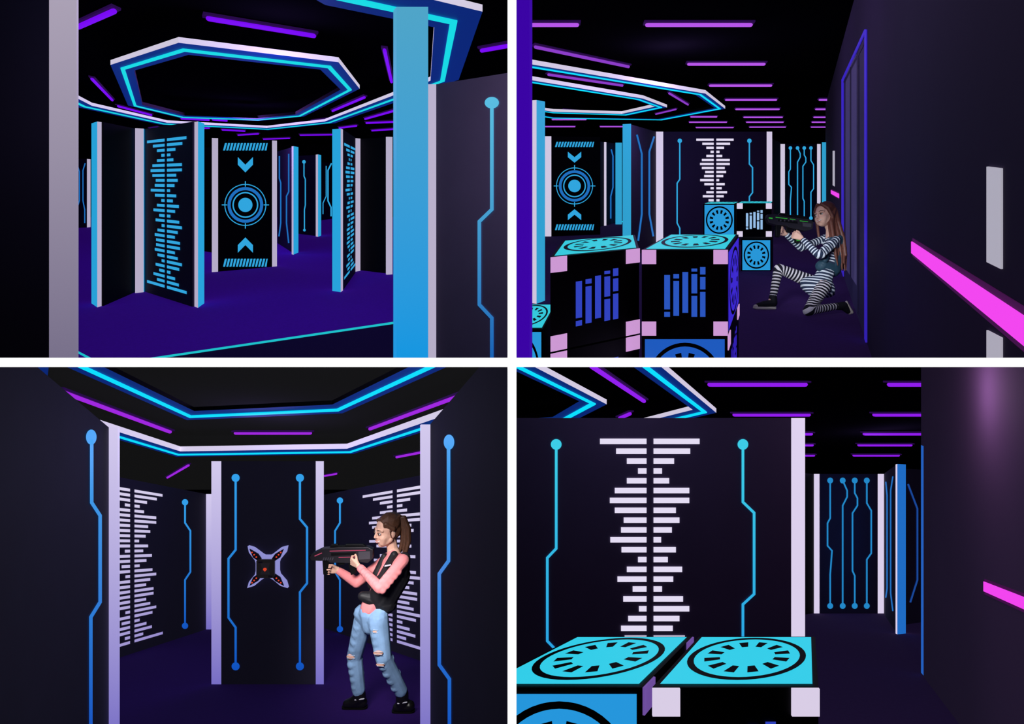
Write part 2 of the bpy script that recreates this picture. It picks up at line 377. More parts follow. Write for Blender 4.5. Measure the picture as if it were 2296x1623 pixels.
W,r=simple(B2,(1759,498),(1832,498),BOARD,'distant dark partition board with four blue circuit lines')
post(B2,r,[(1750,498),(1760,498)],[P2W,P2W]); post(B2,r,[(1832,498),(1840,498)],[P2W,P2W]); post(B2,r,[(1843,505),(1853,505)],[P2C,P2C])
def four(xs,y0,y1,k,w_,rr):
    pl=[]
    for i,x in enumerate(xs):
        pl+=disc(x,y0,rr)+disc(x,y1,rr); H=y1-y0
        if i==0: pl+=poly([(x,y0),(x,y0+.30*H),(x-k*.6,y0+.34*H),(x-k*.6,y0+.52*H),(x+k*.4,y0+.56*H),(x,y0+.75*H),(x,y1)],w_)
        elif i==1: pl+=poly([(x,y0),(x+k,y0+.08*H),(x+k,y0+.13*H),(x,y0+.2*H),(x,y1)],w_)
        elif i==2: pl+=poly([(x,y0),(x,y0+.1*H),(x+k*.6,y0+.14*H),(x+k*.6,y0+.2*H),(x-k*.5,y0+.26*H),(x-k*.5,y0+.72*H),(x,y0+.76*H),(x,y1)],w_)
        else: pl+=poly([(x,y0),(x,y0+.18*H),(x+k,y0+.24*H),(x+k,y0+.58*H),(x,y0+.63*H),(x,y1)],w_)
    return pl
decal('circuit_graphic',four([1772,1788,1803,1818],332,489,6,2.5,4),lambda a,b:W.px(a,b),INK1,r,B2.clip)
W,r=simple(B2,(1731,520),(1750,505),BOARD,'dark partition board half hidden between posts')
flo(B2,poly([(1340,500),(1400,497)],3),NEON,name='trim_5',z=.006)

def sidewall(bay,Xl,vp,Yf,Yn,H,m,name):
    ax=(vp-U0)/F
    A=Vector((Xl+ax*Yf,Yf,bay.fz(Yf)));Bp=Vector((Xl+ax*Yn,Yn,bay.fz(Yn)))
    W=Wall(bay,A,Bp,H,world=True); W.board(None,m,th=.15,name=name,kind='structure'); return W
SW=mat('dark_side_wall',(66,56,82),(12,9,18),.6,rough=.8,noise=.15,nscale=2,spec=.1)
W2=sidewall(B2,.4975,1810,14.6,1.12,3.25,SW,'wall_right')
VB=mat('violet_door_trim',(60,30,190),(52,34,178),.85); DG=mat('door_grey',(84,76,120),(52,46,82),.8)
decal('door_1',[[(1894,180),(1939,84),(1939,752),(1894,628)]],lambda a,b:W2.px(a,b,.003),mat('door_shade',(40,34,70),(24,20,46),.7),None,B2.clip,kind='structure')
decal('door_2',[[(1897,165),(1922,120),(1922,640),(1897,602)]],lambda a,b:W2.px(a,b,.005),DG,None,B2.clip,kind='structure')
for nm,pp in (('trim_6',[(1890.5,620),(1890.5,178)]),('trim_8',[(1890,180),(1943,66)]),('trim_9',[(1943,66),(1943,768)])):
    P=poly(pp,4.5)[0]; P=[W2.px(u,v,.002) for u,v in P]; v,f=boxpts(P,[-W2.n*.008]*4); mk(nm,v,f,VB,clip=B2.clip,kind='structure')
decal('trim_7',poly([(1909,620),(1909,150)],3)+poly([(1926,705),(1926,128)],3)+poly([(1894,185),(1939,96)],4),lambda a,b:W2.px(a,b,.009),mat('door_groove',(30,26,56),(20,16,38),.7),None,B2.clip,kind='structure')
PK=glow('pink_neon',(228,64,224),1.15); PKHALO=glow('pink_halo',(66,14,70),.9)  # the dim magenta glow is a painted halo around the pink bars
STW=mat('wall_white_strip',(190,185,200),(190,187,200),.75)
def wallstrip(W,pts,m,bay,name,lab,cat,th=.004):
    P=[W.px(u,v,.001) for u,v in pts]; v,f=boxpts(P,[-W.n*th]*len(P))
    if m is PK:
        root=empty(name,sum(P,Vector())/len(P),lab,cat)
        mk('light_bar',v,f,m,root=root,clip=bay.clip)
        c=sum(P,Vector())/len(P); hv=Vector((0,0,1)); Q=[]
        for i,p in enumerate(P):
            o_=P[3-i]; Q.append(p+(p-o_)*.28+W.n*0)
        v,f=boxpts(Q,[-W.n*th*.4]*len(Q)); mk('halo_plate',v,f,PKHALO,root=root,clip=bay.clip)  # wider dim plate added as the neon bar's halo
    else: mk(name,v,f,m,clip=bay.clip,label=lab,cat=cat)
wallstrip(W2,[(2217,373),(2250,377),(2250,603),(2217,587)],STW,B2,'wall_light_strip','white vertical strip on dark wall','wall strip')
wallstrip(W2,[(2217,740),(2250,757),(2250,860),(2217,840)],STW,B2,'wall_light_strip','white vertical strip low on dark wall','wall strip')
wallstrip(W2,[(1867.5,338),(1872,338),(1872,418),(1867.5,415)],STW,B2,'wall_light_strip','narrow white strip far along wall','wall strip')
wallstrip(W2,[(2048,541),(2310,712),(2310,778),(2048,567)],PK,B2,'wall_neon_bar','thick glowing pink neon bar running along dark wall','neon light',.008)
wallstrip(W2,[(1864,426),(1882,434),(1882,444),(1864,434)],PK,B2,'wall_neon_bar','short glowing pink neon bar near doorway','neon light',.008)

# ---- crates
CY2=glow('crate_cyan',(48,200,218),1.0);CB=glow('crate_blue',(40,150,215));CU=glow('crate_ultramarine',(48,66,190));CV=glow('crate_violet',(58,38,205))
CK=mat('crate_black',(8,7,12),rough=.6,spec=.1); CP=mat('crate_pink_plate',(120,90,130),(208,155,214),.95); CWp=mat('crate_white_plate',(130,125,140),(222,210,235),.95)
def fanpolys(n=12):
    bl=ring(.5,.5,.38,.425,48); 
    for i in range(n):
        a=2*math.pi*(i+.5)/n; w1=.075;w2=.105
        bl.append([(.5+r_*math.cos(a+s_),.5+r_*math.sin(a+s_)) for r_,s_ in ((.2,-w1*1.6),(.31,-w2*1.15),(.31,w2*1.15),(.2,w1*1.6))])
    return bl
BARP=[(.0,.14,((0,.10),(.15,.84))),(.22,.14,((.02,.72),(.77,.86))),(.44,.14,((.08,.9),)),(.66,.14,((0,.42),(.47,.86),(.91,.97))),(.87,.13,((0,.5),(.55,.80),(.85,1.0)))]
def crate(bay,O,dx,dy,sz,faces,grp='stacked crates',lab='black cube crate with glowing fan and bar graphics',plate=None,top=None):
    plate=plate or CP
    up=Vector((0,0,sz)); root=empty('crate',O+(dx+dy)/2,lab,'crate',grp)
    base=[O,O+dx,O+dx+dy,O+dy]; v,f=boxpts(base,[up]*4)
    ob=mk('body',v,f,CK,root=root,clip=bay.clip)
    FR={'front':(O,dx,up),'right':(O+dx,dy,up),'left':(O+dy,-dy,up),'top':(O+up,dx,dy)}
    for fc,(sty,m) in faces.items():
        o,a,b=FR[fc]; nn=a.cross(b).normalized()
        def fn(x,y,off=.004,o=o,a=a,b=b,nn=nn): return o+a*x+b*y+nn*off
        if sty=='fan':
            p1=rect(.035,.035,.965,.965); p2=fanpolys()
            vv=[];ff=[];mi=[]
            for k,(pl,of) in enumerate(((p1,.003),(p2,.006))):
                for p in pl:
                    n0=len(vv); vv+=[fn(x,y,of) for x,y in p]; ff.append(tuple(range(n0,n0+len(p)))); mi.append(k)
            mk('fan_graphic',vv,ff,[m,CK],mi,root=root,clip=bay.clip,recalc=False)
        else:
            pl=[]
            for x,wd,ys in BARP:
                for y0,y1 in ys: pl+=rect(.26+.48*x,.22+.58*y0,.26+.48*(x+wd),.22+.58*y1)
            decal('bar_graphic',pl,fn,m,root,bay.clip)
            q=.165
            for cx,cy in ((0,0),(1-q,0),(0,1-q),(1-q,1-q)):
                P=[fn(cx,cy,.001),fn(cx+q,cy,.001),fn(cx+q,cy+q,.001),fn(cx,cy+q,.001)]
                v,f=boxpts(P,[nn*.006]*4); mk('corner_plate',v,f,plate,root=root,clip=bay.clip)
    return root
Y=3.06;S=.49
Ox=B2.at(1439,758,Y); O=Vector((Ox.x,Y,B2.fz(Y,S)))
dx=Vector((S,0,0)); ddy=Vector(((1656-U0)/F*3.81-(Ox.x+S),.75,B2.rake*.75))
crate(B2,O,dx,ddy,S,{'front':('bars',glow('crate_blue_bars',(42,85,190))),'top':('fan',CY2),'right':('fan',CV)},lab='black crate with pink corner plates, blue bars and cyan fan top')
crate(B2,O-Vector((0,0,S+.003)),dx,ddy,S,{'front':('fan',glow('crate_low',(30,90,190))),'right':('bars',CV)},lab='black crate with blue fan face under another crate')
Ht=.975
def CH(u,v,H):
    Yy=F*(B2.h-H)/(v-B2.vh); return B2.at(u,v,Yy)
a=CH(1234,577,Ht); b=CH(1433,557,Ht); c=CH(1262,540,Ht)
zz=Vector((0,0,.5))
crate(B2,a-zz,b-a,c-a,.5,{'front':('bars',CU),'top':('fan',CY2)},lab='turned black crate with pink corner plates and ultramarine bars')
crate(B2,a-zz*2.01+Vector((0,0,.005)),b-a,c-a,.49,{'front':('bars',CU)},lab='lower black crate with pink corner plates')
a=CH(1120,738,.49);b=CH(1217,738,.49);c=CH(1165,682,.49)
crate(B2,a-Vector((0,0,.49)),b-a,c-a,.49,{'front':('fan',CB),'top':('fan',CY2)},lab='low crate with teal fan top on the floor')
def fc(u0,u1,vb,vt,Yy,front,top=None,lab=''):
    O=B2.at(u0,vb,Yy); s=(u1-u0)/F*Yy; h_=(vb-vt)/F*Yy
    d={'front':front}
    if top:d['top']=top
    return crate(B2,O,Vector((s,0,0)),B2.D(.45),h_,d,plate=CWp,lab=lab)
fc(1578,1648,607,531,7.66,('fan',CB),None,'cyan fan crate under another crate')
fc(1577,1648,530,457,7.66,('fan',CB),('fan',CY2),'crate with cyan fan face beside white bar crate')
fc(1662,1729,608,536,7.66,('fan',CB),None,'cyan fan crate standing on the floor')
fc(1652,1730,531,456,7.5,('bars',glow('pale_blue_ink',(150,190,232))),('fan',CY2),'black crate with white corner plates and pale blue bars')

# ================================================================ BAY 3 (star target room)
B3=Bay(1221,1.377,600,-1,-1)
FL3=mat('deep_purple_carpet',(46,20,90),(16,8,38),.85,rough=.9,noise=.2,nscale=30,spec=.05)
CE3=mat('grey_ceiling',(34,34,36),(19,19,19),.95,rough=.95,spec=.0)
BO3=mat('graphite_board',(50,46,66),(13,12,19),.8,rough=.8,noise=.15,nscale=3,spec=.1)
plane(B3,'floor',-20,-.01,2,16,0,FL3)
plane(B3,'ceiling',-20,-.01,1.5,16,3.02,CE3)
backwall(B3,-20,-.01,16,3.1,BLACK)
T3=glow('magenta_tube',(150,36,210),1.15)
for p,q in [((135,877),(383,969)),((525,971),(699,971)),((828,962),(1072,872)),((375,1071),(423,1043)),((727,1067),(755,1062)),((888,1025),(960,1011))]:
    tube(B3,p,q,2.96,T3,.023,'magenta ceiling tubes','glowing magenta light tube under a grey ceiling')
ringlight(B3,[(60,762),(427,932),(757,917),(1132,742),(1132,480),(60,480)],2.7,.12,.022,.04,RDARK,RDARK,K=1.5,neon=NEON3)
ringlight(B3,[(60,915),(400,1018),(785,1012),(1132,898),(1132,600),(60,600)],2.7,.13,.024,.07,RWHITE,RWHITE,K=1.7,neon=NEON3)
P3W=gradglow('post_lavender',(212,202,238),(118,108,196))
CI3=gradglow('circuit_ink_b',(50,160,235),(15,80,190)); INK3=gradglow('lilac_ink',(222,214,240),(150,138,205)); 
Wc=Wall(B3,(496,1534),(708,1534)); r=panel_root(Wc,'dark partition board with two blue circuit lines and star target between lavender posts'); Wc.board(r,BO3)
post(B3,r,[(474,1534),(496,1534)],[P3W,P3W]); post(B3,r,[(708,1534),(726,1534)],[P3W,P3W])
pl=disc(529,1071,9)+disc(529,1493,9)+poly([(529,1075),(529,1232),(513,1252),(513,1384),(529,1406),(529,1490)],5)
pl+=disc(673,1071,9)+disc(673,1493,9)+poly([(673,1075),(673,1163),(689,1182),(689,1307),(673,1327),(673,1490)],5)
decal('circuit_graphic',pl,lambda a,b:Wc.px(a,b),CI3,r,B3.clip)
root=empty('star_target',Wc.px(602,1314,.0),'lavender four-pointed electronic target with red lights mounted on board','target')
def prism(W_,pts,o0,o1,m,name,root,clip,**k):
    P=[W_.px(u,v,o0) for u,v in pts]; v,f=boxpts(P,[-W_.n*(o1-o0)]*len(P)); return mk(name,v,f,m,root=root,clip=clip,**k)
star=[(559,1222),(572,1226),(591,1240),(596,1243),(609,1243),(614,1240),(632,1226),(647,1222),(644,1236),(630,1253),(628,1259),(628,1277),(630,1285),(644,1301),(648,1315),(632,1310),(615,1296),(609,1293),(596,1293),(591,1296),(574,1310),(558,1315),(562,1301),(575,1285),(577,1277),(577,1259),(575,1253),(562,1236)]
prism(Wc,star,.0,.035,mat('star_frame',(160,160,225),(158,158,226),.75),'frame',root,B3.clip)
for sx_,sy_ in ((-1,-1),(1,-1),(1,1),(-1,1)):
    cx,cy=602.5,1268; P=[(cx+sx_*38,cy+sy_*41),(cx+sx_*30,cy+sy_*22),(cx+sx_*12,cy+sy_*10),(cx+sx_*12,cy+sy_*20),(cx+sx_*19,cy+sy_*30)]
    prism(Wc,P,.036,.048,mat('star_dark',(34,30,44),(16,12,22),.5),'dark_blade',root,B3.clip)
    for k in (.60,.73,.86):
        q=[(cx+sx_*40*k*.93+a_,cy+sy_*42*k*.93+b_) for a_,b_ in ((-1.6,-1),(0,-1.7),(1.6,-1),(1.6,1),(0,1.7),(-1.6,1))]
        prism(Wc,q,.049,.053,glow('red_led',(225,70,40),.9),'red_light',root,B3.clip)
prism(Wc,[(586,1249),(619,1249),(622,1252),(622,1286),(618,1290),(586,1290),(582,1286),(582,1252)],.05,.068,mat('star_core',(46,44,44),(30,27,27),.6,rough=.4),'sensor_core',root,B3.clip)
prism(Wc,[(592,1256),(613,1256),(609,1268),(613,1281),(592,1281),(596,1268)],.069,.078,mat('star_core_b',(60,56,60),(40,36,40),.5),'sensor_cap',root,B3.clip)
prism(Wc,[(587,1253),(596,1253),(596,1256),(587,1256)],.069,.073,MC['star_dark'],'sensor_rib',root,B3.clip)
prism(Wc,[(609,1284),(618,1284),(618,1287),(609,1287)],.069,.073,MC['star_dark'],'sensor_rib',root,B3.clip)
prism(Wc,[(600,1266),(605,1266),(606.5,1270),(602.5,1274),(598.5,1270)],.079,.084,glow('red_led',(225,60,30)),'red_light',root,B3.clip)
Wl=Wall(B3,(244,1482),(462,1411)); r=panel_root(Wl,'dark partition board with white sound-wave bars and a blue circuit line'); Wl.board(r,BO3)
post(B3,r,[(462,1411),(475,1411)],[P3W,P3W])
def pers(W,u):
    p=W.px(u,1221,0); d=W.B-W.A; return (p.x-W.A.x)/d.x if abs(d.x)>1e-6 else 0
def stx(W,u,t): return W.st(pers(W,u),t)
def vbars(W,u0,u1,t0,t1,n,m,r):
    uc=(u0+u1)/2; g=5; hw=(u1-u0)/2-g; p=(t1-t0)/(n-.44); pl=[]
    for i in range(n):
        k=i if i<21 else 41-i; k=max(0,min(20,k)); ya=t0+i*p; yb=ya+p*.56; l=LW[k]/104*hw; rr=RW[k]/104*hw
        if i==n-1:l=rr=hw
        pl+=rect(uc-g-l,ya,uc-g,yb)+rect(uc+g,ya,uc+g+rr,yb)
    decal('bar_graphic',pl,lambda u,t_:stx(W,u,t_),m,r,B3.clip)
vbars(Wl,227,364,.945,.06,31,INK3,r)
decal('circuit_graphic',disc(414,1126,7)+disc(414,1403,7)+poly([(414,1130),(414,1172),(426,1190),(426,1282),(414,1300),(414,1400)],4),lambda a,b:Wl.px(a,b),CI3,r,B3.clip)
Wr=Wall(B3,(726,1408),(960,1487)); r=panel_root(Wr,'dark partition board with lilac sound-wave bars and a blue circuit line'); Wr.board(r,BO3)
vbars(Wr,814,958,.945,.06,31,INK3,r)
decal('circuit_graphic',disc(763,1122,7)+disc(763,1410,7)+poly([(763,1126),(763,1172),(752,1190),(752,1282),(763,1300),(763,1405)],4),lambda a,b:Wr.px(a,b),CI3,r,B3.clip)
Wq=Wall(B3,(244,1661),(-60,2090)); r=panel_root(Wq,'tall dark partition board with blue circuit line and lavender post'); Wq.board(r,BO3)
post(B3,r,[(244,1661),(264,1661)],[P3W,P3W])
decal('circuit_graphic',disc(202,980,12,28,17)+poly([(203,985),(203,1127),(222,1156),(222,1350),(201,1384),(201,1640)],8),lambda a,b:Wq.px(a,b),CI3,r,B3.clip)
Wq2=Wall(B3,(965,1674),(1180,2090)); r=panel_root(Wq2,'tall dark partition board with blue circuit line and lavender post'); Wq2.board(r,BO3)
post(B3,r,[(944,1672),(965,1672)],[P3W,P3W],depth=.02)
decal('circuit_graphic',disc(1009,991,12,28,17)+poly([(1008,996),(1008,1257),(987,1286),(987,1490),(1010,1522),(1010,1640)],8),lambda a,b:Wq2.px(a,b),CI3,r,B3.clip)

# ================================================================ BAY 4 (crate tops)
B4=Bay(1162,1.498,1820,1,-1)
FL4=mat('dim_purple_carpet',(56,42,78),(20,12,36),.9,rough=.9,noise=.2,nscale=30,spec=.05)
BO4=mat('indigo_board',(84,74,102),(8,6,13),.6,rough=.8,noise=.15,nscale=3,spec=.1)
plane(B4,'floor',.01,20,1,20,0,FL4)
plane(B4,'ceiling',.01,20,1.2,20,3.02,DARKC)
backwall(B4,.01,20,20,3.1,BLACK)
T4=glow('violet_tube_b',(136,26,224),1.15)
for p,q in [((1587,862),(1810,862)),((1990,862),(2100,862)),((1643,930),(1817,930)),((1957,930),(2090,930)),((1935,973),(2080,973)),((1923,998),(2045,998)),((1912,1021),(2017,1021)),
 ((1690,973),(1822,973)),((1700,998),(1824,998)),((1710,1021),(1827,1021)),((1325,820),(1445,900)),((1388,938),(1414,927))]:
    tube(B4,p,q,2.96,T4,.025,'violet ceiling tubes','glowing violet light tube under a black ceiling')
ringlight(B4,[(900,690),(1330,903),(1262,940),(900,965)],2.7,.11,.022,.05,RWHITE,RDARK,K=1.5,neon=NEON3)
ringlight(B4,[(1000,470),(1452,823),(1580,922),(1455,952),(1000,985)],2.7,.11,.022,.05,RWHITE,RWHITE,K=1.5,neon=NEON3)
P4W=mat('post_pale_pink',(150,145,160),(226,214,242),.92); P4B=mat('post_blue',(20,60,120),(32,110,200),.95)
W4=Wall(B4,(1150,1642),(1774,1642)); r=panel_root(W4,'wide dark partition board with white sound-wave bars and cyan circuit lines'); W4.board(r,BO4)
post(B4,r,[(1774,1642),(1805,1642)],[P4W,P4W],depth=.02)
decal('bar_graphic',bars(1345,983,1569,1436,21),lambda a,b:W4.px(a,b),INKW,r,B4.clip)
CI4=gradglow('circuit_ink_c',(60,205,230),(35,150,225))
decal('circuit_graphic',disc(1247,996,12)+poly([(1247,1000),(1247,1229),(1227,1250),(1227,1436),(1260,1470),(1260,1560)],6)+disc(1665,996,12)+poly([(1665,1000),(1665,1125),(1690,1149),(1690,1331),(1665,1354),(1665,1560)],6),lambda a,b:W4.px(a,b),CI4,r,B4.clip)
W,r=simple(B4,(1837,1375),(1968,1375),BO4,'distant dark partition board with four blue circuit lines')
post(B4,r,[(1825,1375),(1838,1375)],[P4W,P4W]); post(B4,r,[(1968,1375),(1982,1375)],[P4W,P4W])
decal('circuit_graphic',four([1861,1889,1916,1943],1077,1358,10,3.5,6.5),lambda a,b:W.px(a,b),glow('four_ink',(35,135,200)),r,B4.clip)
W,r=simple(B4,(1982,1376),(2008,1416),BO4,'receding dark partition board with blue lines and a blue post')
post(B4,r,[(2008,1420),(2012,1422),(2031,1420)],[P4W,P4B])
decal('circuit_graphic',poly([(1987,1080),(1990,1110),(1990,1320),(1987,1340)],3)+poly([(2003,1068),(1998,1100),(1998,1330),(2003,1370)],3),lambda a,b:W.px(a,b),INK1D,r,B4.clip)
W,r=simple(B4,(2031,1400),(2085,1392),BO4,'dark partition board with a blue angular line')
decal('circuit_graphic',poly([(2035,1085),(2056,1140),(2056,1300),(2040,1350)],4),lambda a,b:W.px(a,b),glow('deep_line',(25,70,150)),r,B4.clip)
W,r=simple(B4,(1805,1378),(1826,1374),BLACK,'plain black partition board in shadow')
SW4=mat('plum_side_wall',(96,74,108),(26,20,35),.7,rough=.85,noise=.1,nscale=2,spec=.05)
W5=sidewall(B4,1.13,1803,5.17,1.6,3.0,SW4,'wall_right')
wallstrip(W5,[(2066,998),(2071,1000),(2071,1514),(2066,1508)],glow('blue_edge',(35,95,190)),B4,'wall_light_strip','slim blue vertical edge light on dark wall','wall strip',.002)
wallstrip(W5,[(2209,1304),(2310,1343),(2310,1371),(2209,1326)],PK,B4,'wall_neon_bar','glowing pink neon bar running along dark wall','neon light',.008)
Y4=1.576
O=B4.at(1462,1541,Y4); O=Vector((O.x,Y4,B4.fz(Y4,1.0)-.49)); dx=Vector((.49,0,0)); b=B4.at(1567,1427,2.254); dy=Vector((b.x-O.x,.678,B4.rake*.678))
CT=glow('crate_bright_cyan',(50,205,232))
crate(B4,O,dx,dy,.49,{'front':('bars',CU),'top':('fan',CT)},plate=CWp,lab='black crate with white corner plates and cyan fan top')
O2=Vector(((1440-U0)/F*Y4-.49,Y4,O.z))
b2=B4.at(1552,1427,2.254); dy2=Vector((b2.x-(O2.x+.49),.678,B4.rake*.678))
crate(B4,O2,dx,dy2,.49,{'front':('fan',glow('crate_sky',(38,150,220))),'top':('fan',CT),'right':('bars',CV)},plate=mat('crate_violet_plate',(90,60,120),(120,85,170),.8),lab='crate with blue fan face and cyan fan top')

# ================================================================ lights
def loc(bay,u,Y,H):
    p=bay.at(u,bay.vh,Y); return Vector((p.x,Y,bay.fz(Y,H)))
light(loc(B1,560,10.5,2.62),(.4,.15,1),70,.4)
light(loc(B1,640,5,2.6),(.5,.3,1),26,.4)
light(loc(B1,1090,2.3,2.4),(.85,.72,1),20,.2)
light(loc(B1,20,1.4,2.1),(.7,.7,1),3,.2)
light(loc(B2,1500,8,2.7),(.6,.4,1),50,.3)
light(loc(B2,1500,4.5,2.9),(.6,.4,1),24,.3)
light(loc(B2,2080,1.9,2.9),(.7,.5,1),9,.2)
light(loc(B3,600,6.5,2.6),(.45,.3,1),26,.4)
light(loc(B3,600,3.6,2.2),(.7,.7,1),12,.5)
light(loc(B4,1480,3.0,2.3),(.7,.55,1),7,.25)
light(loc(B4,2000,9,2.5),(.6,.4,1),35,.3)
light(loc(B4,2105,3.4,2.33),(1,.65,.95),9,.25)

# ================================================================ people
ICO=None
def icopts():
    global ICO
    if ICO is None:
        bm=bmesh.new(); bmesh.ops.create_icosphere(bm,subdivisions=2,radius=1); ICO=[v.co.copy() for v in bm.verts]; bm.free()
    return ICO
def hull(bm,pts):
    vs=[bm.verts.new(p) for p in pts]
    r=bmesh.ops.convex_hull(bm,input=vs)
    dl={e for e in r['geom_interior']+r['geom_unused'] if isinstance(e,bmesh.types.BMVert)}
    if dl: bmesh.ops.delete(bm,geom=list(dl),context='VERTS')
def blob(name,prims,voxel,m,root,smooth=4,chains=None,label=None):
    bm=bmesh.new()
    for p in prims:
        if p[0]=='c':
            _,a,ra,b,rb=p
            hull(bm,[a+q*ra for q in icopts()]+[b+q*rb for q in icopts()])
        elif p[0]=='h':
            pts=[]
            for a,ra in p[1]: pts+=[a+q*ra for q in icopts()]
            hull(bm,pts)
        else:
            _,c,rad,R=p
            hull(bm,[c+R@Vector((q.x*rad[0],q.y*rad[1],q.z*rad[2])) for q in icopts()])
    me=bpy.data.meshes.new(name); bm.to_mesh(me); bm.free()
    tmp=bpy.data.objects.new(name+'_t',me); link(tmp)
    rm=tmp.modifiers.new('r','REMESH'); rm.mode='VOXEL'; rm.voxel_size=voxel; rm.use_smooth_shade=True
    sm=tmp.modifiers.new('s','SMOOTH'); sm.factor=.5; sm.iterations=smooth
    dg=bpy.context.evaluated_depsgraph_get(); ev=tmp.evaluated_get(dg); nm=bpy.data.meshes.new_from_object(ev)
    bpy.data.objects.remove(tmp)
    n=len(nm.vertices); cs=[v.co.copy() for v in nm.vertices]
    org=Vector((sum(v.x for v in cs)/n,sum(v.y for v in cs)/n,min(v.z for v in cs)))
    if chains:
        at=nm.attributes.new('along','FLOAT','POINT'); vals=[]
        for v in cs:
            bestd=1e9;bs=0
            for ch in chains:
                s0=0;sw=0;ss=0;dm=1e9
                for a,b in zip(ch[:-1],ch[1:]):
                    d=b-a;Ld=d.length;tt=(v-a).dot(d)/(Ld*Ld);tc=max(0,min(1,tt));dd=(v-(a+d*tc)).length
                    wt=1/(dd**5+1e-9); te=max(-.25,min(1.25,tt)); sw+=wt; ss+=wt*(s0+te*Ld); dm=min(dm,dd); s0+=Ld
                if dm<bestd: bestd=dm; bs=ss/sw
            vals.append(bs+1.0)
        at.data.foreach_set('value',vals)
    for v in nm.vertices: v.co-=org
    nm.name=name
    nm.materials.clear(); nm.materials.append(m)
    for p in nm.polygons: p.use_smooth=True
    o=bpy.data.objects.new(name,nm); o.location=org; link(o); adopt(o,root)
    if label:o["label"]=label
    return o
def basis(Fw,up):
    f=Fw.normalized(); s=f.cross(up).normalized(); u=s.cross(f).normalized()
    return Matrix((( s.x,f.x,u.x),(s.y,f.y,u.y),(s.z,f.z,u.z)))
def headprims(c,R,k=1.0):
    T=lambda x,y,z:c+R@Vector((x,y,z))*k
    P=[('e',T(0,-.012,.03),(.076*k,.09*k,.088*k),R),('e',T(0,.018,-.03),(.064*k,.068*k,.08*k),R),
       ('c',T(0,.050,-.090),.022*k,T(0,.02,-.07),.045*k)]
    for s in (-1,1):
        P+=[('c',T(s*.032,.046,-.034),.030*k,T(s*.02,.046,-.07),.028*k),
            ('e',T(s*.073,-.012,-.012),(.009*k,.02*k,.03*k),R),
            ('c',T(s*.016,.076,.022),.010*k,T(s*.045,.062,.022),.010*k),
            ('c',T(s*.048,-.0,-.055),.022*k,T(s*.018,.042,-.085),.020*k)]
    P+=[('c',T(0,.080,.012),.008*k,T(0,.095,-.024),.0105*k),('c',T(-.009,.086,-.028),.007*k,T(.009,.086,-.028),.007*k),('e',T(0,.072,-.06),(.024*k,.014*k,.016*k),R)]
    return P,T
def face(c,R,root,k=1.0,smile=True,iris=(70,50,35)):
    T=lambda x,y,z:c+R@Vector((x,y,z))*k
    EW=mat('eye_white',(235,232,230),rough=.3); LP=mat('lips',(200,95,100),rough=.4); IR=mat('iris',iris,rough=.2); BR=mat('eyebrow',(84,56,40)); TE=mat('teeth',(240,238,230),rough=.3)
    def sph(name,p,rad,m):
        bm=bmesh.new(); bmesh.ops.create_uvsphere(bm,u_segments=16,v_segments=10,radius=1)
        vs=[p+R@Vector((v.co.x*rad[0],v.co.y*rad[1],v.co.z*rad[2]))*k for v in bm.verts]; bm.verts.index_update(); fs=[tuple(v.index for v in f.verts) for f in bm.faces]; bm.free()
        mk(name,vs,fs,m,root=root,smooth=True)
    for s in (-1,1):
        sph('eye',T(s*.030,.0745,.001),(.0145,.0115,.0085),EW); sph('iris',T(s*.031,.0825,.001),(.0075,.0055,.0078),IR)
        blob('eyelash',[('c',T(s*.016,.0845,.006),.0022*k,T(s*.030,.0865,.0105),.0026*k),('c',T(s*.030,.0865,.0105),.0026*k,T(s*.046,.075,.006),.002*k)],.0016,BR,root,0)
        pts=[(s*.014,.087,.026),(s*.03,.084,.031),(s*.05,.069,.026)]
        blob('eyebrow',[('c',T(*pts[0]),.0024*k,T(*pts[1]),.003*k),('c',T(*pts[1]),.003*k,T(*pts[2]),.002*k)],.0016,BR,root,1)
    ml=[(-.026,.073,-.052),(-.01,.0865,-.060),(.01,.0865,-.060),(.026,.073,-.052)]
    if smile: blob('teeth',[('c',T(*ml[i]),.0045*k,T(*ml[i+1]),.0045*k) for i in range(3)],.002,TE,root,1)
    for dz in (.0055,-.0065):
        blob('lip',[('c',T(ml[i][0],ml[i][1]+.0005,ml[i][2]+(dz if 0<i<3 else dz*.2)),.0026*k if 0<i<3 else .0018*k,T(ml[i+1][0],ml[i+1][1]+.0005,ml[i+1][2]+(dz if 0<i+1<3 else dz*.2)),.0026*k if 0<i+1<3 else .0018*k) for i in range(3)],.0016,LP,root,1)
def hand(W_,d,s,n,k=1.0):
    d=d.normalized();s=(s-d*s.dot(d)).normalized();n=(n-d*n.dot(d)-s*n.dot(s)).normalized()
    P=[];K=[]
    for i in range(4):
        kk=W_+(d*(.078-.004*abs(i-1))+s*(.0315-.021*i))*k; K.append(kk); P.append(('c',W_+s*(.012-.008*i)*k,.017*k,kk,.0105*k))
    ln=(.072,.080,.074,.058)
    for i in range(4):
        l=ln[i]*k; a=K[i]+(d*.6+n*.8).normalized()*l*.42; b=a+(n*.75-d*.65).normalized()*l*.36; c=b+(-d*.95-n*.15).normalized()*l*.26
        P+=[('c',K[i],.0096*k,a,.0088*k),('c',a,.0088*k,b,.008*k),('c',b,.008*k,c,.007*k)]
    a=W_+(d*.028+s*.028+n*.008)*k; b=a+(d*.6+s*.5+n*.5).normalized()*.036*k; c=b+(d*.85+n*.5).normalized()*.03*k
    P+=[('c',W_+s*.008*k,.016*k,a,.014*k),('c',a,.014*k,b,.0105*k),('c',b,.0105*k,c,.0085*k)]
    return P
SKIN=mat('skin',(240,190,166),rough=.55,spec=.3)
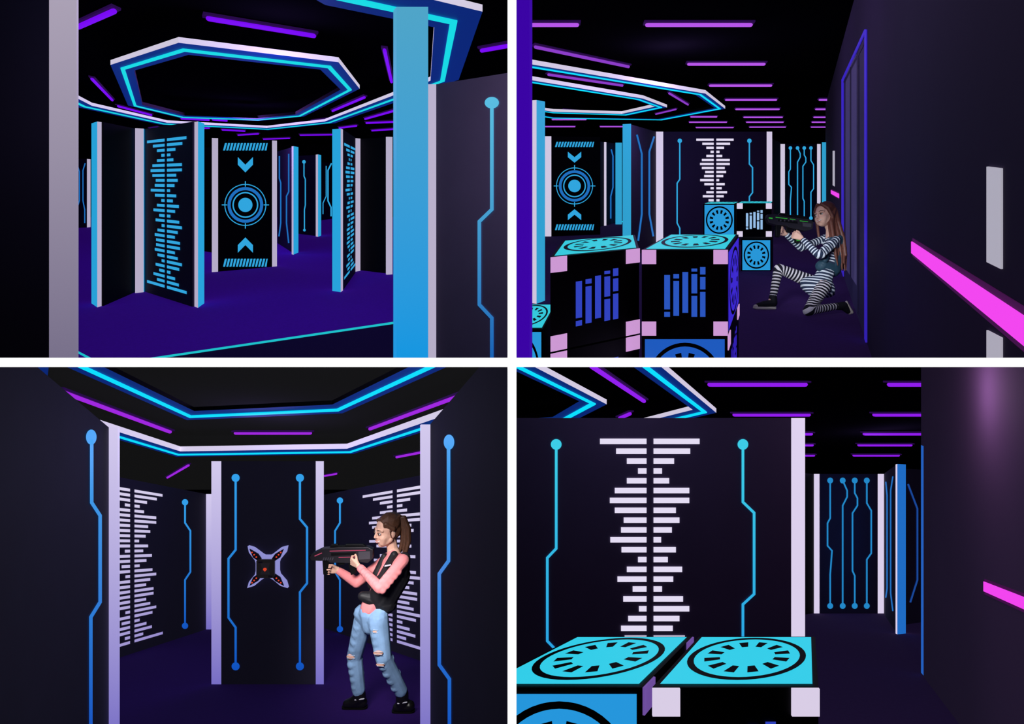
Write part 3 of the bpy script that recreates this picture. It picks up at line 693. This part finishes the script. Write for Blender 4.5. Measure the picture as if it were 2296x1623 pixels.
HAIR=mat('brown_hair',(88,58,42),rough=.45,noise=.5,nscale=60,spec=.4); HAIR2=mat('auburn_hair',(118,70,56),rough=.45,noise=.5,nscale=60,spec=.4)
def extr(bay,Y,pts,th,m,name,root,dy=0):
    P=[bay.at(u,v,Y) for u,v in pts]; base=[p+Vector((0,dy-th/2,0)) for p in P]
    v,f=boxpts(base,[Vector((0,th,0))]*len(P)); return mk(name,v,f,m,root=root)
def dress_gun(o):
    if o: 
        b=o.modifiers.new('bevel','BEVEL'); b.width=.004; b.segments=2; b.limit_method='ANGLE'
# ---------------- standing girl
Yg=4.42
def J(u,v,dy=0): return B3.at(u,v,Yg+dy)
footz=B3.fz(Yg)
R3=empty('person',Vector((J(845,1600).x,Yg,footz)),'standing girl in pink shirt, black vest, ripped jeans aiming toy blaster','person')
hc=J(867,1189); Fw=Vector((-.74,-.68,-.06)); Rh=basis(Fw,Vector((.06,0,1)))
hp,T=headprims(hc,Rh,1.12)
neck=J(881,1234,.02); sN=J(904,1256,-.12); sF=J(870,1251,.13); eN=J(852,1318,-.20); wN=J(803,1268,-.06)
eF=J(800,1306,.10); wF=J(757,1278,.045)
chest=J(880,1275,.0); waist=J(850,1335,0); pel=J(832,1372,0)
hN=J(848,1390,-.07);hF=J(816,1387,.07);kN=J(860,1474,-.13);kF=J(795,1472,.10);aN=J(902,1556,-.02);aF=J(806,1556,.08)
body=hp+[('c',T(0,-.025,-.05),.044,neck,.046),('c',neck,.048,J(884,1246),.06),
 ('h',[(sN,.04),(sF,.04),(chest,.08)]),('c',chest,.085,waist,.075),('c',waist,.075,pel,.085),('h',[(hN,.065),(hF,.065),(pel,.08)]),
 ('c',sN,.04,eN,.032),('c',eN,.032,wN,.021),('c',sF,.04,eF,.032),('c',eF,.032,wF,.021),
 ('c',hN,.065,kN,.045),('c',kN,.045,aN,.032),('c',hF,.065,kF,.045),('c',kF,.045,aF,.032),
 ('c',aN,.03,J(897,1578,-.02),.024),('c',aF,.03,J(797,1577,.08),.024)]
body+=hand(wN,Vector((-.75,.25,.35)),Vector((0,-.35,1)),Vector((-.2,1,0)),.95)
body+=hand(wF,Vector((-1,-.15,.22)),Vector((.1,0,1)),Vector((0,-1,0)),.98)
blob('body',body,.0042,SKIN,R3,3)
face(hc,Rh,R3,1.12)
kk=1.12
hp_=[('e',T(0,-.026,.048),(.086*kk,.094*kk,.082*kk),Rh),('e',T(0,-.052,.0),(.08*kk,.062*kk,.078*kk),Rh)]
for s in (-1,1):
    hp_+=[('c',T(s*.055,.035,.07),.018,T(s*.08,-.01,.03),.02),('c',T(s*.078,.015,.02),.006,T(s*.078,.008,-.03),.004)]
for i in range(9):
    a=(i-4)/4; hp_.append(('c',T(a*.06,.042-.02*abs(a),.098-.028*abs(a)),.008,T(a*.05,-.09,.10),.010)); hp_.append(('c',T(a*.05,-.09,.10),.010,T(0,-.12,.07),.012))
blob('hair',hp_,.004,HAIR,R3,2)
pt=[]
for i in range(22):
    ox=random.uniform(-9,8);oy=random.uniform(-.04,.04)
    q=[J(891+ox*.2,1160,.05+oy*.3),J(902+ox*.6,1160,.06+oy*.8),J(909+ox,1184,.06+oy),J(910+ox*1.1,1212,.05+oy),J(903+ox*1.2,1242+random.uniform(-10,8),.03+oy)]
    rr=[.014,.018,.017,.014,.005]
    for a in range(4): pt.append(('c',q[a],rr[a],q[a+1],rr[a+1]))
blob('ponytail',pt,.004,HAIR,R3,2)
PINK=mat('pink_cotton',(255,152,154),rough=.85,noise=.12,nscale=14,bump=.5,spec=.1)
w1=wN+(eN-wN)*.12; w2=wF+(eF-wF)*.10
shirt=[('h',[(sN,.05),(sF,.05),(chest,.09)]),('c',J(882,1242),.052,chest,.08),('c',chest,.095,waist,.088),('c',waist,.088,J(834,1362,0),.096),
 ('c',sN,.05,eN,.045),('c',eN,.045,w1,.032),('c',sF,.05,eF,.045),('c',eF,.045,w2,.032)]
for i in range(5):
    a=eN+(w1-eN)*(i/5); shirt.append(('c',a+Vector((.0,-.02,.01)),.028,a+Vector((.0,.02,-.02)),.028))
    a=sN+(eN-sN)*(.3+i/6); shirt.append(('c',a+Vector((-.02,-.02,.01)),.028,a+Vector((.02,-.015,-.02)),.03))
blob('shirt',shirt,.006,PINK,R3,2,label='pink long-sleeved shirt')
VEST=mat('black_vest',(32,32,36),rough=.55,noise=.3,nscale=20,bump=.3,spec=.35)
vest=[('h',[(J(908,1250,-.09),.045),(J(902,1262,.08),.045),(J(894,1290,0),.09)]),('c',J(893,1290,0),.102,J(864,1342,0),.098),
  ('c',J(884,1243,-.10),.030,J(844,1314,-.09),.032),('c',J(858,1305,-.05),.07,J(850,1338,-.01),.09),('c',J(862,1247,.08),.028,J(836,1310,.05),.045),
  ('h',[(J(812,1336,-.05),.036),(J(812,1336,.06),.036),(J(866,1350,0),.095)])]
blob('vest',vest,.006,VEST,R3,2,label='black tactical vest')
MET=mat('silver_patch',(200,200,210),rough=.3)
extr(B3,Yg,[(872,1252),(886,1249),(886,1252),(872,1255)],.004,MET,'vest_emblem',R3,-.15)
JE=mat('blue_denim',(136,172,212),rough=.85,noise=.55,nscale=7,bump=.5,spec=.1)
jeans=[('h',[(J(852,1376,-.05),.07),(J(812,1374,.04),.07),(J(842,1398,-.0),.085)]),('h',[(pel,.1),(J(832,1400,0),.08)]),('c',hN,.086,kN,.066),('c',kN,.064,J(899,1548,-.03),.054),('c',hF,.084,kF,.066),('c',kF,.064,J(804,1546,.08),.056)]
for (a,b) in ((kN,aN),(kF,aF),(hN,kN),(hF,kF)):
    for i in range(4):
        c=a+(b-a)*(.15+i*.2); rr=.05 if a in (kN,kF) else .062
        jeans.append(('c',c+Vector((-.014,-.02,0)),rr-.003*i,c+Vector((.012,.02,.016*(-1)**i)),rr-.003*i))
blob('jeans',jeans,.006,JE,R3,2,label='ripped light blue jeans')
SKD=mat('rip_skin',(225,175,155)); 
for (u,v,a,b,dy) in ((848,1464,15,8,-.19),(853,1490,13,6,-.185),(787,1472,14,10,.04),(842,1415,9,4,-.15)):
    blob('ripped_hole',[('e',J(u,v,dy),(a/271*.75,.016,b/271*.7),Matrix.Identity(3))],.003,SKD,R3,1)
    blob('frayed_thread',[('c',J(u-a*.6,v+k_*3,dy-.013),.0025,J(u+a*.6,v+k_*3+1,dy-.013),.0025) for k_ in (-1,1)],.002,mat('thread',(200,212,230)),R3,0)
BOOT=mat('black_leather',(18,17,18),rough=.3,spec=.5)
def boot(A,ankle_v,toe,heel,sole,dy,root):
    az=footz+dy*B3.rake
    def Fp(u,h,d=0): p=J(u,1595,dy+d); p.z=az+h; return p
    ua=(A.x/A.y)*F+U0
    pr=[('c',A,.052,Fp(ua,.09),.055),('c',Fp(heel,.05),.045,Fp((toe+heel)/2,.055),.048),('c',Fp(ua,.09),.055,Fp((toe+heel)/2,.06),.05),('c',Fp((toe+heel)/2,.055),.048,Fp(toe,.04),.036)]
    blob('boot',pr,.005,BOOT,root,2,label='black leather ankle boot')
    n=14;pts=[]
    c0=Fp(toe,.0);c1=Fp(heel,.0)
    for i in range(n+1): an=math.pi/2+math.pi*i/n; pts.append(c0+Vector((math.cos(an)*.042,math.sin(an)*.042,0)))
    for i in range(n+1): an=-math.pi/2+math.pi*i/n; pts.append(c1+Vector((math.cos(an)*.045,math.sin(an)*.045,0)))
    v,f=boxpts(pts,[Vector((0,0,.022))]*len(pts)); mk('sole',v,f,mat('rubber',(10,10,10)),root=root)
    blob('boot_strap',[('c',Fp(ua-10,.10,-.045),.006,Fp(ua+10,.11,-.045),.006)],.003,MET,root,1)
boot(aF,0,778,812,0,.08,R3); boot(aN,0,890,918,0,-.02,R3)
GB=mat('gun_black',(42,40,46),rough=.4,spec=.4); GD=mat('gun_dark',(14,14,16),rough=.5); GM=mat('gun_grey',(74,72,80),rough=.4,spec=.4)
GP=glow('gun_pink',(205,80,115),.8); GG=glow('gun_green',(50,170,60),.75)
g=empty('toy_blaster',J(770,1285,0),'black toy laser rifle with pink light strips held in both hands','toy gun')
dress_gun(extr(B3,Yg,[(697,1247),(703,1238),(724,1228),(760,1225),(826,1224),(838,1230),(837,1250),(826,1260),(806,1257),(790,1260),(742,1259),(736,1254),(720,1255),(700,1254)],.055,GB,'receiver',g))
dress_gun(extr(B3,Yg,[(740,1226),(744,1220),(758,1219),(760,1222),(774,1222),(776,1219),(815,1219),(822,1224)],.03,GD,'top_rail',g))
dress_gun(extr(B3,Yg,[(724,1254),(739,1254),(736,1286),(726,1287)],.032,GD,'foregrip',g))
dress_gun(extr(B3,Yg,[(780,1256),(794,1256),(799,1284),(788,1288)],.032,GD,'trigger_grip',g))
dress_gun(extr(B3,Yg,[(757,1256),(774,1256),(772,1266),(760,1266)],.02,GD,'trigger_guard',g))
dress_gun(extr(B3,Yg,[(694,1243),(702,1241),(702,1253),(694,1252)],.03,GD,'muzzle',g))
for q in ([(742,1232),(822,1230),(822,1231.3),(742,1233.5)],[(708,1243),(724,1236),(725,1237.5),(709,1244.5)],[(762,1246),(800,1245),(800,1246.3),(762,1247.5)]):
    extr(B3,Yg,q,.062,GP,'light_strip',g)
extr(B3,Yg,[(745,1237),(800,1235),(800,1241),(745,1243)],.060,GD,'side_vent',g)
extr(B3,Yg,[(806,1234),(832,1233),(832,1250),(806,1252)],.060,GM,'stock_plate',g)
for i in range(5): extr(B3,Yg,[(728+i*5,1247),(731+i*5,1247),(729+i*5,1253),(726+i*5,1253)],.061,GM,'cooling_fin',g)

# ---------------- kneeling girl
Yk=5.43
def K(u,v,dy=0): return B2.at(u,v,Yk+dy)
R4=empty('person',Vector((K(1820,705).x,Yk,B2.fz(Yk))),'kneeling girl in striped dress and striped tights aiming toy blaster','person')
hc=K(1848,481,0); Rh=basis(Vector((-.93,-.36,-.12)),Vector((0,0,1))); hp,T=headprims(hc,Rh,1.05)
neck=K(1863,514,.02); sN=K(1874,538,-.11); sF=K(1852,533,.11); eN=K(1836,572,-.16); wN=K(1796,533,-.05); eF=K(1797,556,.08); wF=K(1760,523,.045)
chest=K(1866,556,0); waist=K(1854,602,0); pel=K(1842,636,0)
hN=K(1846,644,-.08);hF=K(1834,638,.08)
kF=K(1746,602,.12);aF=K(1733,666,.13)
def onf(u,h,dy): p=K(u,700,dy); p.z=B2.fz(Yk+dy,h); return p
kN=onf(1812,.06,-.18); aN=onf(1876,.085,-.10)
body=hp+[('c',T(0,-.025,-.05),.042,neck,.044),('c',neck,.045,K(1866,530),.06),('h',[(sN,.036),(sF,.036),(chest,.07)]),('c',chest,.074,waist,.066),('c',waist,.066,pel,.08),('h',[(hN,.065),(hF,.065),(pel,.075)]),
 ('c',sN,.036,eN,.029),('c',eN,.029,wN,.02),('c',sF,.036,eF,.029),('c',eF,.029,wF,.02),
 ('c',hN,.068,kN,.044),('c',kN,.044,aN,.03),('c',hF,.068,kF,.044),('c',kF,.044,aF,.03),('c',aN,.03,onf(1888,.075,-.1),.024),('c',aF,.03,onf(1724,.05,.13),.024)]
body+=hand(wN,Vector((-.7,.25,.4)),Vector((0,-.3,1)),Vector((-.2,1,0)),.92)
body+=hand(wF,Vector((-1,-.15,.15)),Vector((.1,0,1)),Vector((0,-1,0)),.95)
blob('body',body,.0045,SKIN,R4,3); face(hc,Rh,R4,1.05)
hh=[('e',T(0,-.026,.046),(.09,.098,.087),Rh)]
for i in range(54):
    a=random.uniform(-1,1); ox=random.uniform(-13,13); oy=a*.085
    top=T(a*.07,-.03-.05*random.random(),.05*random.random()); 
    q=[top,K(1870+ox*.8,497,oy),K(1878+ox*1.1,535,oy*1.2),K(1883+ox*1.1,572,oy*1.15),K(1886+ox*.9,602+random.uniform(-28,6),oy*.95)]
    rr=[.02,.02,.017,.013,.005]
    for k_ in range(4): hh.append(('c',q[k_],rr[k_],q[k_+1],rr[k_+1]))
for s in (-1,1):
    hh+=[('c',T(s*.02,.052,.098),.018,T(s*.07,.03,.045),.017),('c',T(s*.07,.03,.045),.017,T(s*.084,.005,-.03),.017),('c',T(s*.084,.005,-.03),.017,T(s*.085,-.01,-.2),.012)]
blob('hair',hh,.004,HAIR2,R4,2,label='long auburn hair')
STR=stripes('striped_knit',(222,228,234),(48,58,80),.030,.40)
w1=wN+(eN-wN)*.15; w2=wF+(eF-wF)*.15
dress=[('h',[(sN,.042),(sF,.042),(chest,.078)]),('c',chest,.084,waist,.078),('c',waist,.078,pel,.096),('h',[(K(1858,650,-.04),.062),(K(1808,634,.04),.062),(pel,.098)]),('h',[(K(1862,656,.0),.045),(K(1832,664,-.09),.04),(K(1804,642,.06),.04),(pel,.09)]),
 ('c',sN,.042,eN,.037),('c',eN,.037,w1,.029),('c',sF,.042,eF,.037),('c',eF,.037,w2,.029)]
for i in range(4):
    a=sN+(eN-sN)*(.25+i*.22); dress.append(('c',a+Vector((-.012,-.012,.01)),.032,a+Vector((.014,-.01,-.016)),.032))
    a=chest+(pel-chest)*(.2+i*.22); dress.append(('c',a+Vector((-.04,-.05,.0)),.036,a+Vector((.03,-.045,-.03)),.034))
blob('dress',dress,.006,STR,R4,2,chains=[[K(1868,525),chest,waist,pel,K(1826,690)],[sN,eN,w1],[sF,eF,w2]],label='black and white striped dress')
STL=stripes('striped_tights',(222,216,218),(34,32,42),.034,.45)
ti=[('c',hN,.074,kN,.05),('c',kN,.05,aN,.035),('c',hF,.074,kF,.05),('c',kF,.05,aF,.035)]
blob('tights',ti,.006,STL,R4,2,chains=[[hN,kN,aN],[hF,kF,aF]],label='black and white striped tights')
TV=mat('teal_vest',(44,72,88),rough=.5,noise=.3,nscale=20,spec=.3)
blob('vest',[('h',[(K(1882,534,-.08),.032),(K(1876,534,.08),.032),(K(1878,558,0),.08)]),('c',K(1878,558,0),.085,K(1864,600,0),.083),('c',K(1864,536,-.10),.022,K(1850,583,-.085),.03),('h',[(K(1844,596,-.03),.066),(K(1866,604,0),.083)])],.006,TV,R4,2,label='dark teal harness vest')
CAN=mat('black_canvas',(26,26,32),rough=.7); SO=mat('cream_rubber',(215,205,190),rough=.6)
blob('sneaker',[('c',aF,.04,onf(1733,.06,.13),.044),('c',onf(1733,.06,.13),.042,onf(1712,.05,.13),.036),('c',onf(1712,.05,.13),.034,onf(1699,.038,.13),.026)],.005,CAN,R4,2,label='black canvas high-top sneaker')
blob('sneaker_sole',[('h',[(onf(1738,.013,.105),.013),(onf(1738,.013,.155),.013),(onf(1698,.013,.10),.013),(onf(1698,.013,.16),.013),(onf(1691,.014,.13),.014)]),('e',onf(1694,.026,.13),(.022,.032,.022),Matrix.Identity(3))],.004,SO,R4,2,label='cream rubber sole')
blob('sneaker',[('c',aN,.038,onf(1891,.09,-.1),.044),('c',onf(1891,.09,-.1),.042,onf(1902,.04,-.1),.03)],.005,CAN,R4,2,label='black canvas high-top sneaker')
blob('sneaker_sole',[('h',[(onf(1898,.125,-.08),.012),(onf(1898,.125,-.12),.012),(onf(1911,.03,-.075),.012),(onf(1911,.03,-.125),.012)]),('e',onf(1906,.024,-.1),(.018,.03,.022),Matrix.Identity(3))],.004,SO,R4,2,label='cream rubber sole')
g=empty('toy_blaster',K(1775,540,0),'black toy laser rifle with green light strips held in both hands','toy gun')
dress_gun(extr(B2,Yk,[(1717,490),(1719,482),(1735,481),(1760,487),(1812,493),(1821,499),(1819,514),(1804,519),(1768,512),(1760,507),(1740,506),(1722,501)],.055,GB,'receiver',g))
dress_gun(extr(B2,Yk,[(1742,483),(1748,478),(1764,479),(1767,482),(1776,483),(1778,481),(1805,486),(1812,492)],.03,GD,'top_rail',g))
dress_gun(extr(B2,Yk,[(1739,504),(1751,507),(1747,532),(1738,531)],.032,GD,'foregrip',g))
dress_gun(extr(B2,Yk,[(1778,513),(1790,516),(1792,544),(1783,545)],.032,GD,'trigger_grip',g))
dress_gun(extr(B2,Yk,[(1762,511),(1776,513),(1773,522),(1763,520)],.02,GD,'trigger_guard',g))
extr(B2,Yk,[(1796,500),(1816,503),(1815,511),(1797,509)],.06,GM,'stock_plate',g)
extr(B2,Yk,[(1742,493),(1785,498),(1785,503),(1742,498)],.06,GD,'side_vent',g)
for i in range(4): extr(B2,Yk,[(1746+i*9,494),(1749+i*9,494.4),(1748+i*9,498),(1745+i*9,497.6)],.063,GM,'cooling_fin',g)
for q in ([(1736,488),(1762,491.3),(1762,492.6),(1736,489.5)],[(1768,492),(1780,493.5),(1780,494.8),(1768,493.3)],[(1790,496),(1808,498.4),(1808,499.6),(1790,497.4)],[(1784,538),(1791,538),(1791,541),(1784,541)],[(1721,489),(1729,490),(1729,492.5),(1721,491.5)]):
    extr(B2,Yk,q,.062,GG,'light_strip',g)
light(J(620,1080,-1.6),(1,.95,.95),290,.35,'SPOT',J(850,1370,0),40)  # added spot that brightens the standing girl; next one the kneeling girl
light(K(1640,430,-1.8),(.85,.92,1),240,.3,'SPOT',K(1815,590,0),28)
light(K(1990,560,-1.0),(1,.7,1),5,.2)
